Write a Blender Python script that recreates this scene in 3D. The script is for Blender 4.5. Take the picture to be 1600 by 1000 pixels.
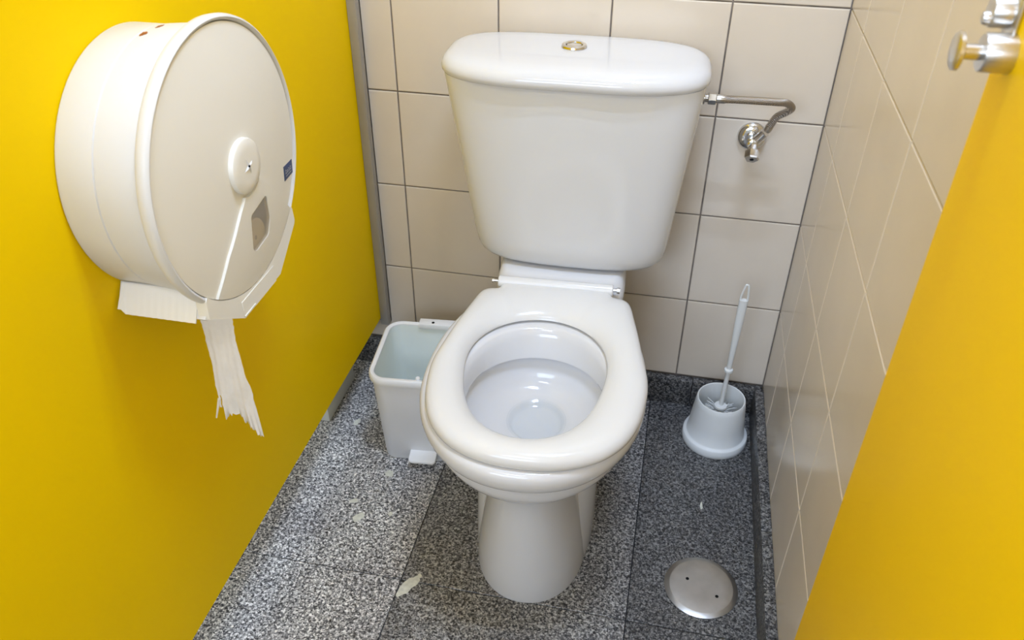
import bpy, bmesh, math, random
from mathutils import Vector, Matrix

for o in list(bpy.data.objects):
    bpy.data.objects.remove(o, do_unlink=True)
S = bpy.context.scene
COL = S.collection
random.seed(7)
PI = math.pi

# ------------------------------------------------------------------ camera
cam_d = bpy.data.cameras.new('camera')
cam = bpy.data.objects.new('camera', cam_d)
COL.objects.link(cam)
cam_d.sensor_width = 36.0
cam_d.lens = 1289.65 / 1600 * 36.0
cam_d.clip_start = 0.02
cam_d.dof.use_dof = True
cam_d.dof.focus_distance = 1.35
cam_d.dof.aperture_fstop = 9.0
CR = Vector((0.97865094, 0.20550527, 0.00315045)).normalized()
CF = Vector((-0.16526699, 0.79595707, -0.58235656)).normalized()
CU = CR.cross(CF).normalized()
cam.matrix_world = Matrix(((CR.x, CU.x, -CF.x, -0.25637),
                           (CR.y, CU.y, -CF.y, -1.46812),
                           (CR.z, CU.z, -CF.z, 1.23475),
                           (0, 0, 0, 1)))
S.camera = cam

# ------------------------------------------------------------------ world, lamps, exposure
W = bpy.data.worlds.new('world')
S.world = W
W.use_nodes = True
W.node_tree.nodes['Background'].inputs[0].default_value = (0.9, 0.95, 1.0, 1)
W.node_tree.nodes['Background'].inputs[1].default_value = 0.25

LAMPS = [((-0.14, -0.74, 2.52), 17.5, (0.70, 0.89, 1.25), 'white twin-tube ceiling light above the cubicle with the toilet'),
         ((-1.60, -1.50, 2.52), 4.5, (0.70, 0.89, 1.25), 'added twin-tube fill light, unseen, above the neighbouring cubicle'),  # unseen lamp added as fill, brightens the door and softens shade
         ((-0.62, -2.10, 2.52), 5.0, (0.86, 0.91, 1.06), 'white twin-tube ceiling light above the corridor outside the cubicles')]
FRONT_FILL_POWER = 38.0
def area(name, loc, sx, sy, power, col, rot=(0, 0, 0)):
    l = bpy.data.lights.new(name, 'AREA')
    l.shape = 'RECTANGLE'; l.size = sx; l.size_y = sy
    l.energy = power; l.color = col
    o = bpy.data.objects.new(name, l); COL.objects.link(o)
    o.location = loc; o.rotation_euler = rot
    return o
for LP_, PW_, LC_, _ in LAMPS:
    for dy in (-0.09, 0.09):
        area('tube_light', (LP_[0], LP_[1] + dy, LP_[2] - 0.03), 0.56, 0.035, PW_, LC_)

area('front_fill', (-0.85, -3.16, 1.75), 1.5, 0.8, FRONT_FILL_POWER, (0.72, 0.88, 1.16), (math.radians(90), 0, 0))  # soft cool frontal fill, added behind the camera

S.view_settings.view_transform = 'Standard'
S.view_settings.look = 'None'
S.view_settings.gamma = 1.0
S.view_settings.use_curve_mapping = False
S.view_settings.exposure = -0.38
try:
    S.cycles.use_denoising = True
    S.cycles.max_bounces = 10
    S.cycles.diffuse_bounces = 5
except Exception:
    pass

# ------------------------------------------------------------------ materials
def new_mat(name):
    m = bpy.data.materials.new(name); m.use_nodes = True
    nt = m.node_tree
    return m, nt, nt.nodes['Principled BSDF']

def principled(name, col, rough=0.4, metal=0.0, spec=0.5, var=0.03, scale=6.0, bump=0.0, bump_scale=200.0, coat=0.0, trans=0.0, ior=1.45, subsurf=0.0):
    m, nt, b = new_mat(name)
    b.inputs['Roughness'].default_value = rough
    b.inputs['Metallic'].default_value = metal
    b.inputs['Specular IOR Level'].default_value = spec
    b.inputs['Coat Weight'].default_value = coat
    b.inputs['Transmission Weight'].default_value = trans
    b.inputs['IOR'].default_value = ior
    g = nt.nodes.new('ShaderNodeNewGeometry')
    n = nt.nodes.new('ShaderNodeTexNoise'); n.inputs['Scale'].default_value = scale; n.inputs['Detail'].default_value = 4
    nt.links.new(g.outputs['Position'], n.inputs['Vector'])
    r = nt.nodes.new('ShaderNodeValToRGB')
    r.color_ramp.elements[0].position = 0.3; r.color_ramp.elements[1].position = 0.7
    lo = [max(0, c * (1 - var)) for c in col]; hi = [min(1, c * (1 + var)) for c in col]
    r.color_ramp.elements[0].color = (*lo, 1); r.color_ramp.elements[1].color = (*hi, 1)
    nt.links.new(n.outputs['Fac'], r.inputs['Fac'])
    nt.links.new(r.outputs['Color'], b.inputs['Base Color'])
    if bump > 0:
        n2 = nt.nodes.new('ShaderNodeTexNoise'); n2.inputs['Scale'].default_value = bump_scale; n2.inputs['Detail'].default_value = 3
        nt.links.new(g.outputs['Position'], n2.inputs['Vector'])
        bp = nt.nodes.new('ShaderNodeBump'); bp.inputs['Strength'].default_value = bump; bp.inputs['Distance'].default_value = 0.002
        nt.links.new(n2.outputs['Fac'], bp.inputs['Height'])
        nt.links.new(bp.outputs['Normal'], b.inputs['Normal'])
    return m

M = {}
M['tile'] = principled('glazed_beige_tile', (0.72, 0.635, 0.53), 0.2, spec=0.4, var=0.025, scale=9)
M['grout'] = principled('dark_grout', (0.21, 0.18, 0.155), 0.9, spec=0.1, var=0.25, scale=30)
M['grout_light'] = principled('pale_grout', (0.62, 0.55, 0.42), 0.8, spec=0.2, var=0.15, scale=30)
M['yellow'] = principled('yellow_laminate', (0.93, 0.63, 0.0), 0.45, spec=0.05, var=0.02, scale=4, bump=0.02, bump_scale=500)
M['porcelain'] = principled('white_porcelain', (0.675, 0.675, 0.69), 0.08, spec=0.55, var=0.006, scale=5)
M['porcelain_old'] = principled('cistern_porcelain', (0.70, 0.70, 0.71), 0.1, spec=0.5, var=0.008, scale=5)
M['seat'] = principled('white_seat_plastic', (0.715, 0.71, 0.705), 0.14, spec=0.5, var=0.006, scale=5)
M['white_plastic'] = principled('white_plastic', (0.84, 0.84, 0.84), 0.35, spec=0.4, var=0.012, scale=10)
M['bin_plastic'] = principled('bin_white_plastic', (0.80, 0.80, 0.82), 0.4, spec=0.4, var=0.012, scale=10)
M['bin_inner'] = principled('bin_bucket_plastic', (0.80, 0.85, 0.82), 0.45, spec=0.3, var=0.015, scale=10)
M['disp_drum'] = principled('dispenser_white_plastic', (0.70, 0.70, 0.71), 0.35, spec=0.4, var=0.012, scale=10)
M['disp_face'] = principled('dispenser_cream_plastic', (0.83, 0.81, 0.755), 0.3, spec=0.4, var=0.012, scale=8)
M['rubber_brush'] = principled('brush_white_plastic', (0.74, 0.75, 0.735), 0.42, spec=0.4, var=0.012, scale=10)
M['bristle'] = principled('white_bristles', (0.8, 0.81, 0.8), 0.7, spec=0.2, var=0.05, scale=60)
M['chrome'] = principled('chrome', (0.72, 0.71, 0.70), 0.12, metal=1.0, var=0.03, scale=30)
M['brushed'] = principled('brushed_steel', (0.62, 0.60, 0.57), 0.3, metal=1.0, var=0.06, scale=40)
M['nickel'] = principled('worn_nickel', (0.5, 0.47, 0.43), 0.28, metal=1.0, var=0.15, scale=60)
M['steel_plate'] = principled('steel_plate', (0.46, 0.455, 0.44), 0.3, metal=1.0, var=0.08, scale=35, bump=0.05, bump_scale=90)
M['aluminium'] = principled('grey_aluminium', (0.42, 0.40, 0.37), 0.45, metal=0.35, var=0.05, scale=15)
M['grey_foot'] = principled('grey_plastic', (0.66, 0.66, 0.60), 0.5, var=0.05, scale=20)
M['black'] = principled('black_hole', (0.012, 0.012, 0.012), 0.8, spec=0.1, var=0.1)
M['rust'] = principled('rust_stain', (0.36, 0.13, 0.03), 0.8, spec=0.1, var=0.4, scale=160)
M['blue'] = principled('navy_print', (0.02, 0.05, 0.16), 0.4, var=0.05)
M['paper'] = principled('tissue_paper', (0.86, 0.85, 0.86), 0.95, spec=0.1, var=0.02, scale=80, bump=0.35, bump_scale=170)
M['paper_roll'] = principled('paper_roll', (0.92, 0.80, 0.55), 0.95, spec=0.1, var=0.05, scale=90)
def water_mat():
    m, nt, b = new_mat('bowl_water')
    b.inputs['Roughness'].default_value = 0.03; b.inputs['Base Color'].default_value = (0.75, 0.85, 0.9, 1)
    t = nt.nodes.new('ShaderNodeBsdfTransparent'); t.inputs[0].default_value = (0.98, 0.988, 0.995, 1)
    n = nt.nodes.new('ShaderNodeTexNoise'); n.inputs['Scale'].default_value = 20
    mp = nt.nodes.new('ShaderNodeMapRange'); mp.inputs['To Min'].default_value = 0.025; mp.inputs['To Max'].default_value = 0.04
    nt.links.new(n.outputs['Fac'], mp.inputs['Value'])
    x = nt.nodes.new('ShaderNodeMixShader'); nt.links.new(mp.outputs[0], x.inputs[0])
    nt.links.new(t.outputs[0], x.inputs[1]); nt.links.new(b.outputs[0], x.inputs[2])
    nt.links.new(x.outputs[0], nt.nodes['Material Output'].inputs['Surface'])
    return m
M['water'] = water_mat()
M['window'] = principled('smoky_window', (0.60, 0.57, 0.52), 0.12, spec=0.5, var=0.02, trans=0.75, ior=1.2)
M['paint'] = principled('dried_paint', (0.60, 0.59, 0.50), 0.75, spec=0.2, var=0.12, scale=150)
M['wall_paint'] = principled('white_wall_paint', (0.78, 0.77, 0.74), 0.8, spec=0.2, var=0.02)
M['dark_drip'] = principled('yellowed_edge', (0.70, 0.55, 0.25), 0.4, var=0.1)

# hose braid: fine crossed ridges
def braid_mat():
    m, nt, b = new_mat('braided_steel')
    b.inputs['Metallic'].default_value = 1.0; b.inputs['Roughness'].default_value = 0.34
    g = nt.nodes.new('ShaderNodeNewGeometry')
    w1 = nt.nodes.new('ShaderNodeTexWave'); w1.wave_type = 'BANDS'; w1.bands_direction = 'DIAGONAL'; w1.inputs['Scale'].default_value = 230
    w1.inputs['Distortion'].default_value = 1.5
    nt.links.new(g.outputs['Position'], w1.inputs['Vector'])
    r = nt.nodes.new('ShaderNodeValToRGB')
    r.color_ramp.elements[0].color = (0.25, 0.22, 0.19, 1); r.color_ramp.elements[1].color = (0.62, 0.57, 0.52, 1)
    nt.links.new(w1.outputs['Fac'], r.inputs['Fac']); nt.links.new(r.outputs['Color'], b.inputs['Base Color'])
    bp = nt.nodes.new('ShaderNodeBump'); bp.inputs['Strength'].default_value = 0.6; bp.inputs['Distance'].default_value = 0.001
    nt.links.new(w1.outputs['Fac'], bp.inputs['Height']); nt.links.new(bp.outputs['Normal'], b.inputs['Normal'])
    return m
M['braid'] = braid_mat()

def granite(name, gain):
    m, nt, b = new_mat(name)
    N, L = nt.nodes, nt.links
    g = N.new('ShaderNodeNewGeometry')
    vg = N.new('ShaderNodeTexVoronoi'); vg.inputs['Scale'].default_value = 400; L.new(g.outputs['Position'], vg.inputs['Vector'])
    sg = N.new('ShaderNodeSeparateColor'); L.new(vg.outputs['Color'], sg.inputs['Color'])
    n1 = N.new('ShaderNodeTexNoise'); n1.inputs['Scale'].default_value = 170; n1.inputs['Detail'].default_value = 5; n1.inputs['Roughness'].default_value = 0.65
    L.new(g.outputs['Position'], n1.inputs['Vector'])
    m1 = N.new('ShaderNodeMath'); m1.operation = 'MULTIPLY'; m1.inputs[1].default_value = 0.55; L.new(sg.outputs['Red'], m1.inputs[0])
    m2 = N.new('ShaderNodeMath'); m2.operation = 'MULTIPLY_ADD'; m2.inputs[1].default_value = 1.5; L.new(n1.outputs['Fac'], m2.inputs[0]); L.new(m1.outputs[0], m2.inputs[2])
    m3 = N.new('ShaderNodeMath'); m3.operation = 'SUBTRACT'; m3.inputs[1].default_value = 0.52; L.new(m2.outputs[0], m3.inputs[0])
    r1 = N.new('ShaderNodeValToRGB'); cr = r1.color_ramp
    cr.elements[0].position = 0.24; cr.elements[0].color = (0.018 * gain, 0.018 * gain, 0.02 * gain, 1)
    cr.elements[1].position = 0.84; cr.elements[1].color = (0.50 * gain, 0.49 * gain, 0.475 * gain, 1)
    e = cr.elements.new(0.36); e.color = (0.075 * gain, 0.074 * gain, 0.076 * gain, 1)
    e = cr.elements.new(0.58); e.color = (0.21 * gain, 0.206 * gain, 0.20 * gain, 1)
    L.new(m3.outputs[0], r1.inputs['Fac'])
    v = N.new('ShaderNodeTexVoronoi'); v.inputs['Scale'].default_value = 52; v.inputs['Randomness'].default_value = 1.0
    L.new(g.outputs['Position'], v.inputs['Vector'])
    r2 = N.new('ShaderNodeValToRGB')
    r2.color_ramp.elements[0].position = 0.10; r2.color_ramp.elements[0].color = (1, 1, 1, 1)
    r2.color_ramp.elements[1].position = 0.16; r2.color_ramp.elements[1].color = (0, 0, 0, 1)
    L.new(v.outputs['Distance'], r2.inputs['Fac'])
    sepc = N.new('ShaderNodeSeparateColor'); L.new(v.outputs['Color'], sepc.inputs['Color'])
    # dark and light spots picked by the cell colour
    gt = N.new('ShaderNodeMath'); gt.operation = 'GREATER_THAN'; gt.inputs[1].default_value = 0.86; L.new(sepc.outputs['Red'], gt.inputs[0])
    lt = N.new('ShaderNodeMath'); lt.operation = 'LESS_THAN'; lt.inputs[1].default_value = 0.16; L.new(sepc.outputs['Red'], lt.inputs[0])
    f1 = N.new('ShaderNodeMath'); f1.operation = 'MULTIPLY'; L.new(r2.outputs['Color'], f1.inputs[0]); L.new(gt.outputs[0], f1.inputs[1])
    f2 = N.new('ShaderNodeMath'); f2.operation = 'MULTIPLY'; L.new(r2.outputs['Color'], f2.inputs[0]); L.new(lt.outputs[0], f2.inputs[1])
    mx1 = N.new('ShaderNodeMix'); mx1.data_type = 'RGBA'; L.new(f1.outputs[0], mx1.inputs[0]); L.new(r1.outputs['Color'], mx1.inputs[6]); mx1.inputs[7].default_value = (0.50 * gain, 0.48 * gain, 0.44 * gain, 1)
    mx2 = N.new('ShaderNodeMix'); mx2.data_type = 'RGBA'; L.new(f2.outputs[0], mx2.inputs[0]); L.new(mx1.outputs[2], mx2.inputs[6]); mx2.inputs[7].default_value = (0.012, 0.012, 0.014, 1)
    # broad dirt
    n3 = N.new('ShaderNodeTexNoise'); n3.inputs['Scale'].default_value = 7; n3.inputs['Detail'].default_value = 4
    L.new(g.outputs['Position'], n3.inputs['Vector'])
    r3 = N.new('ShaderNodeValToRGB'); r3.color_ramp.elements[0].position = 0.3; r3.color_ramp.elements[1].position = 0.7
    r3.color_ramp.elements[0].color = (0.78, 0.77, 0.78, 1); r3.color_ramp.elements[1].color = (1.1, 1.1, 1.08, 1)
    L.new(n3.outputs['Fac'], r3.inputs['Fac'])
    mu = N.new('ShaderNodeMix'); mu.data_type = 'RGBA'; mu.blend_type = 'MULTIPLY'; mu.inputs[0].default_value = 1.0
    L.new(mx2.outputs[2], mu.inputs[6]); L.new(r3.outputs['Color'], mu.inputs[7])
    L.new(mu.outputs[2], b.inputs['Base Color'])
    b.inputs['Roughness'].default_value = 0.38
    b.inputs['Specular IOR Level'].default_value = 0.4
    return m
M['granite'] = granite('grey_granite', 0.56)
M['granite_mid_lit'] = granite('grey_granite_mid_lit', 1.0)
M['granite_pale_lit'] = granite('grey_granite_pale_lit', 1.85)  # high gain also paints the brighter light on the left floor
M['granite_edge'] = granite('granite_sawn_edge', 1.25)
M['joint'] = principled('dark_floor_joint', (0.03, 0.03, 0.032), 0.9, spec=0.1)

# ------------------------------------------------------------------ mesh helpers
def link(name, me, mat, parent=None, loc=(0, 0, 0), rot=(0, 0, 0)):
    o = bpy.data.objects.new(name, me); COL.objects.link(o)
    if mat is not None and not me.materials:
        me.materials.append(mat)
    o.parent = parent; o.location = loc; o.rotation_euler = rot
    return o
def finish(bm, name, mat, parent=None, loc=(0, 0, 0), rot=(0, 0, 0), smooth=True, angle=40):
    bmesh.ops.recalc_face_normals(bm, faces=bm.faces)
    me = bpy.data.meshes.new(name); bm.to_mesh(me); bm.free()
    if smooth:
        for p in me.polygons: p.use_smooth = True
        try: me.set_sharp_from_angle(angle=math.radians(angle))
        except Exception: pass
    return link(name, me, mat, parent, loc, rot)
def empty(name, loc=(0, 0, 0), rot=(0, 0, 0)):
    o = bpy.data.objects.new(name, None); COL.objects.link(o); o.location = loc; o.rotation_euler = rot
    return o
def tag(o, label, cat=None, group=None, kind=None):
    o['label'] = label
    if cat: o['category'] = cat
    if group: o['group'] = group
    if kind: o['kind'] = kind
    return o
def struct(o, label=None, cat=None):
    o['kind'] = 'structure'
    if label: o['label'] = label
    if cat: o['category'] = cat
    return o
def add_loft(bm, rings, closed=True, cap0=True, cap1=True):
    rv = [[bm.verts.new(p) for p in r] for r in rings]
    n = len(rv[0])
    for a, b in zip(rv[:-1], rv[1:]):
        for i in range(n if closed else n - 1):
            j = (i + 1) % n
            bm.faces.new((a[i], a[j], b[j], b[i]))
    if cap0 and closed: bm.faces.new(rv[0][::-1])
    if cap1 and closed: bm.faces.new(rv[-1])
    return rv
def add_box(bm, x0, x1, y0, y1, z0, z1, bev=0.0, seg=2):
    vs = [bm.verts.new((x, y, z)) for z in (z0, z1) for x, y in ((x0, y0), (x1, y0), (x1, y1), (x0, y1))]
    fs = [(0, 3, 2, 1), (4, 5, 6, 7), (0, 1, 5, 4), (1, 2, 6, 5), (2, 3, 7, 6), (3, 0, 4, 7)]
    faces = [bm.faces.new([vs[i] for i in f]) for f in fs]
    if bev > 0:
        es = list({e for f in faces for e in f.edges})
        bmesh.ops.bevel(bm, geom=es, offset=bev, segments=seg, profile=0.5, affect='EDGES')
def box(name, mat, parent, x0, x1, y0, y1, z0, z1, bev=0.0, seg=2, **k):
    bm = bmesh.new(); add_box(bm, x0, x1, y0, y1, z0, z1, bev, seg)
    return finish(bm, name, mat, parent, smooth=bev > 0, **k)
def add_lathe(bm, prof, n=48, axis='Z', origin=(0, 0, 0), cap0=True, cap1=True):
    ox, oy, oz = origin; rings = []
    for r, h in prof:
        ring = []
        for i in range(n):
            a = 2 * PI * i / n; c, s = r * math.cos(a), r * math.sin(a)
            if axis == 'Z': ring.append((ox + c, oy + s, oz + h))
            elif axis == 'X': ring.append((ox + h, oy + c, oz + s))
            else: ring.append((ox + c, oy + h, oz + s))
        rings.append(ring)
    return add_loft(bm, rings, True, cap0, cap1)
def lathe(name, mat, parent, prof, n=48, axis='Z', origin=(0, 0, 0), cap0=True, cap1=True, **k):
    bm = bmesh.new(); add_lathe(bm, prof, n, axis, origin, cap0, cap1)
    return finish(bm, name, mat, parent, **k)
def catmull(pts, per=10):
    P = [Vector(p) for p in pts]; P = [2 * P[0] - P[1]] + P + [2 * P[-1] - P[-2]]
    out = []
    for i in range(1, len(P) - 2):
        for k in range(per):
            t = k / per
            a, b, c, d = P[i - 1], P[i], P[i + 1], P[i + 2]
            out.append(0.5 * ((2 * b) + (c - a) * t + (2 * a - 5 * b + 4 * c - d) * t * t + (3 * b - a - 3 * c + d) * t ** 3))
    out.append(P[-2]); return out
def add_tube(bm, pts, rad, n=14, caps=True):
    P = [Vector(p) for p in pts]
    if not callable(rad):
        rr = rad; rad = lambda t: rr
    up = None; rings = []
    for i, p in enumerate(P):
        t = (P[min(i + 1, len(P) - 1)] - P[max(i - 1, 0)]).normalized()
        if up is None:
            up = t.orthogonal().normalized()
        up = (up - t * up.dot(t)).normalized()
        s = t.cross(up); r = rad(i / (len(P) - 1))
        rings.append([p + up * (r * math.cos(2 * PI * k / n)) + s * (r * math.sin(2 * PI * k / n)) for k in range(n)])
    add_loft(bm, rings, True, caps, caps)
def tube(name, mat, parent, pts, rad, n=14, **k):
    bm = bmesh.new(); add_tube(bm, pts, rad, n); return finish(bm, name, mat, parent, **k)
def sgnpow(v, e): return math.copysign(abs(v) ** e, v)
def egg(z, W_, yc, Lf, Lb, n=2.15, nb=None, N=96):
    nb = nb or n; out = []
    for i in range(N):
        a = 2 * PI * i / N; c, s = math.cos(a), math.sin(a)
        q = n if c > 0 else nb
        L = Lf if c > 0 else Lb
        out.append((W_ * sgnpow(s, 2 / q), yc - L * sgnpow(c, 2 / q), z))
    return out

# ------------------------------------------------------------------ setting: floor slabs
TILE_J = 0.0013
floor = box('floor', M['joint'], None, -2.2, 0.15, -3.2, 0.12, -0.06, -0.006)
struct(floor, 'grey speckled granite slab floor of the cubicle', 'floor')
xs = [-2.2, -1.837, -1.437, -1.037, -0.637, -0.237, 0.0]
ys = [-3.2, -2.6, -2.2, -1.8, -1.4, -1.0, -0.6, -0.2, 0.0]
def slab_mesh(w, d, j):
    bm = bmesh.new(); add_box(bm, j, w - j, j, d - j, -0.008, 0.0, 0.0006, 1)
    me = bpy.data.meshes.new('floor_slab'); bm.to_mesh(me); bm.free(); return me
for i in range(len(xs) - 1):
    for k in range(len(ys) - 1):
        me = slab_mesh(xs[i + 1] - xs[i], ys[k + 1] - ys[k], 0.0009)
        mat = M['granite_pale_lit'] if i <= 3 else (M['granite_mid_lit'] if i == 4 else M['granite'])  # floor light dimming to the right is put into the slab colours
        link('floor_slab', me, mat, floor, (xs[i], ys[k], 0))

# dried paint drops on the slabs
def splash(x, y, rx, ry, rot, n=14):
    bm = bmesh.new(); ca, sa = math.cos(rot), math.sin(rot); r0, r1 = [], []
    for i in range(n):
        a = 2 * PI * i / n; q = random.uniform(0.7, 1.2)
        u, v = rx * q * math.cos(a), ry * q * math.sin(a)
        r0.append((u * ca - v * sa, u * sa + v * ca, 0.0)); r1.append((0.8 * (u * ca - v * sa), 0.8 * (u * sa + v * ca), 0.0005))
    add_loft(bm, [r0, r1], True, False, True)
    finish(bm, 'paint_spot', M['paint'], floor, (x, y, 0.0001), angle=80)
for a in ((-0.7412, -0.359, .010, .011, 0), (-0.7849, -0.4437, .010, .006, .3), (-0.762, -0.4802, .010, .014, -.4), (-0.7043, -0.4598, .004, .006, 0),
          (-0.6203, -0.6098, .011, .026, -.5), (-0.8604, -0.2283, .007, .012, -.2), (-0.1161, -0.3131, .0025, .011, 0.05), (-0.607, -0.585, .004, .005, 0)):
    splash(*a)

# ------------------------------------------------------------------ setting: tiled walls
HB = 0.0685
zrows = [HB, 0.2668, 0.4668, 0.6668, 0.8668, 1.0668, 1.2668, 1.4668, 1.6668, 1.8668, 2.0668, 2.2668, 2.4668, 2.60]
_tm = {}
def tile_mesh(w, h):
    key = (round(w, 4), round(h, 4))
    if key not in _tm:
        bm = bmesh.new(); j = TILE_J
        add_box(bm, j, w - j, -0.004, 0.0, j, h - j)
        top = [e for e in bm.edges if all(abs(v.co.y + 0.004) < 1e-6 for v in e.verts)]
        bmesh.ops.bevel(bm, geom=top, offset=0.0019, segments=2, profile=0.6, affect='EDGES')
        bmesh.ops.recalc_face_normals(bm, faces=bm.faces)
        me = bpy.data.meshes.new('tile'); bm.to_mesh(me); bm.free()
        me.materials.append(M['tile']); _tm[key] = me
    return _tm[key]
wall_back = box('wall_back', M['grout'], None, -2.2, 0.15, 0.0025, 0.12, 0.0, 2.6)
struct(wall_back, 'beige square-tiled wall behind the cistern', 'wall')
cols = [-1.388, -1.188, -0.988, -0.788, -0.588, -0.388, -0.188, 0.0]
for i in range(len(cols) - 1):
    for k in range(len(zrows) - 1):
        o = link('tile', tile_mesh(cols[i + 1] - cols[i], zrows[k + 1] - zrows[k]), None, wall_back, (cols[i], 0.004, zrows[k]))
        o.rotation_euler = (random.uniform(-.0008, .0008), 0, random.uniform(-.0008, .0008))
wall_right = box('wall_right', M['grout_light'], None, 0.0025, 0.15, -3.2, 0.0025, 0.0, 2.6)
struct(wall_right, 'glossy beige square-tiled wall beside the open door', 'wall')
rc = [0.0, -0.14] + [-0.14 - 0.2 * k for k in range(1, 9)]
for i in range(len(rc) - 1):
    for k in range(len(zrows) - 1):
        o = link('tile', tile_mesh(rc[i] - rc[i + 1], zrows[k + 1] - zrows[k]), None, wall_right, (0.004, rc[i], zrows[k]))
        o.rotation_euler = (0, random.uniform(-.0008, .0008), -PI / 2 + random.uniform(-.0008, .0008))
struct(box('wall_left', M['wall_paint'], None, -2.32, -2.2, -3.2, 0.12, 0.0, 2.6), 'white wall beyond the next cubicle', 'wall')
struct(box('wall_front', M['wall_paint'], None, -2.32, 0.15, -3.32, -3.2, 0.0, 2.6), 'white corridor wall behind the camera', 'wall')
wn = empty('fill_panel_1', (-0.85, -3.2, 1.75)); struct(wn, 'added glowing fill panel, unseen, on the corridor wall behind the camera', 'window')
m_gl, nt_g, b_g = new_mat('fill_panel_glow')
b_g.inputs['Emission Color'].default_value = (0.8, 0.92, 1.0, 1); b_g.inputs['Emission Strength'].default_value = 1.2  # made-up glowing panel, stands behind the camera only as fill light
box('pane', m_gl, wn, -0.75, 0.75, 0.0, 0.008, -0.4, 0.4)
for q in ((-0.80, -0.75, -0.45, 0.45), (0.75, 0.80, -0.45, 0.45), (-0.75, 0.75, 0.4, 0.45), (-0.75, 0.75, -0.45, -0.4)):
    box('frame', M['white_plastic'], wn, q[0], q[1], 0.0, 0.03, q[2], q[3], 0.003)
struct(box('ceiling', M['wall_paint'], None, -2.32, 0.15, -3.32, 0.12, 2.6, 2.7), 'white ceiling', 'ceiling')

# granite skirting along the back and the right wall
bb = empty('baseboard_back'); struct(bb, 'grey granite skirting under the back wall tiles', 'skirting')
for x0, x1 in ((-1.387, -0.952), (-0.95, -0.552), (-0.55, -0.1515), (-0.15, -0.0005)):
    bm = bmesh.new(); add_box(bm, x0, x1, -0.019, -0.0002, 0.0005, HB - 0.0012, 0.0012, 2)
    o = finish(bm, 'skirting_stone', M['granite'], bb)
br = empty('baseboard_right'); struct(br, 'grey granite skirting along the right wall', 'skirting')
for y0, y1 in ((-0.418, -0.0195), (-0.82, -0.42), (-1.22, -0.822), (-1.62, -1.222)):
    bm = bmesh.new(); add_box(bm, -0.019, -0.0002, y0, y1, 0.0005, HB + 0.006, 0.0012, 2)
    o = finish(bm, 'skirting_stone', M['granite'], br)

# ------------------------------------------------------------------ ceiling lamp
m_em, nt_, b_ = new_mat('lit_tube')
b_.inputs['Emission Color'].default_value = (0.85, 0.95, 1.0, 1); b_.inputs['Emission Strength'].default_value = 5.0
for LP_, _, _, lab_ in LAMPS:
    cl = empty('ceiling_light', LP_)
    tag(cl, lab_, 'lamp')
    box('housing', M['white_plastic'], cl, -0.32, 0.32, -0.15, 0.15, 0.03, 0.08, 0.006)
    for dy in (-0.09, 0.09):
        lathe('tube', m_em, cl, [(0.004, -0.30), (0.013, -0.295), (0.013, 0.295), (0.004, 0.30)], 16, 'X', (0, dy, 0.002))
        box('tube_holder', M['white_plastic'], cl, -0.312, -0.30, dy - 0.012, dy + 0.012, -0.012, 0.03, 0.002)
        box('tube_holder', M['white_plastic'], cl, 0.30, 0.312, dy - 0.012, dy + 0.012, -0.012, 0.03, 0.002)

# ------------------------------------------------------------------ yellow partition on the left
pt = empty('toilet_partition', (-0.865, 0, 0))
tag(pt, 'yellow laminate cubicle partition carrying the paper dispenser', 'partition')
bm = bmesh.new(); add_box(bm, -0.013, 0.0, -1.62, -0.012, 0.133, 2.02, 0.001, 1)
finish(bm, 'panel', M['yellow'], pt)
bm = bmesh.new()
add_box(bm, 0.0005, 0.019, -0.022, -0.0005, 0.118, 2.04, 0.0015, 2)
add_box(bm, -0.034, -0.0135, -0.022, -0.0005, 0.118, 2.04, 0.0015, 2)
add_box(bm, -0.034, 0.019, -0.006, -0.0005, 0.118, 2.04)
finish(bm, 'wall_channel', M['aluminium'], pt)
bm = bmesh.new(); add_box(bm, -0.10, -0.052, -0.24, -0.085, 0.0, 0.12, 0.004, 2); add_box(bm, -0.06, -0.014, -0.22, -0.10, 0.12, 0.20, 0.003, 2)
finish(bm, 'support_foot', M['grey_foot'], pt)

# ------------------------------------------------------------------ yellow door on the right
DX, DY = -0.05, -0.8527
door = empty('door_1', (DX, DY, 0)); struct(door, 'yellow laminate cubicle door standing open against the right wall', 'door')
bm = bmesh.new(); add_box(bm, 0.0, 0.013, -0.62, 0.0, 0.14, 2.0, 0.0012, 2)
finish(bm, 'door_leaf', M['yellow'], door)

# ------------------------------------------------------------------ toilet
TH = math.radians(3.2)
toilet = empty('toilet', (-0.4500, 0, 0), (0, 0, TH))
tag(toilet, 'white close-coupled porcelain toilet with open seat ring and no lid', 'toilet')

# bowl, one mesh: outside, rim, inner basin, pedestal, rear deck
bm = bmesh.new()
R_ = []
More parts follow.
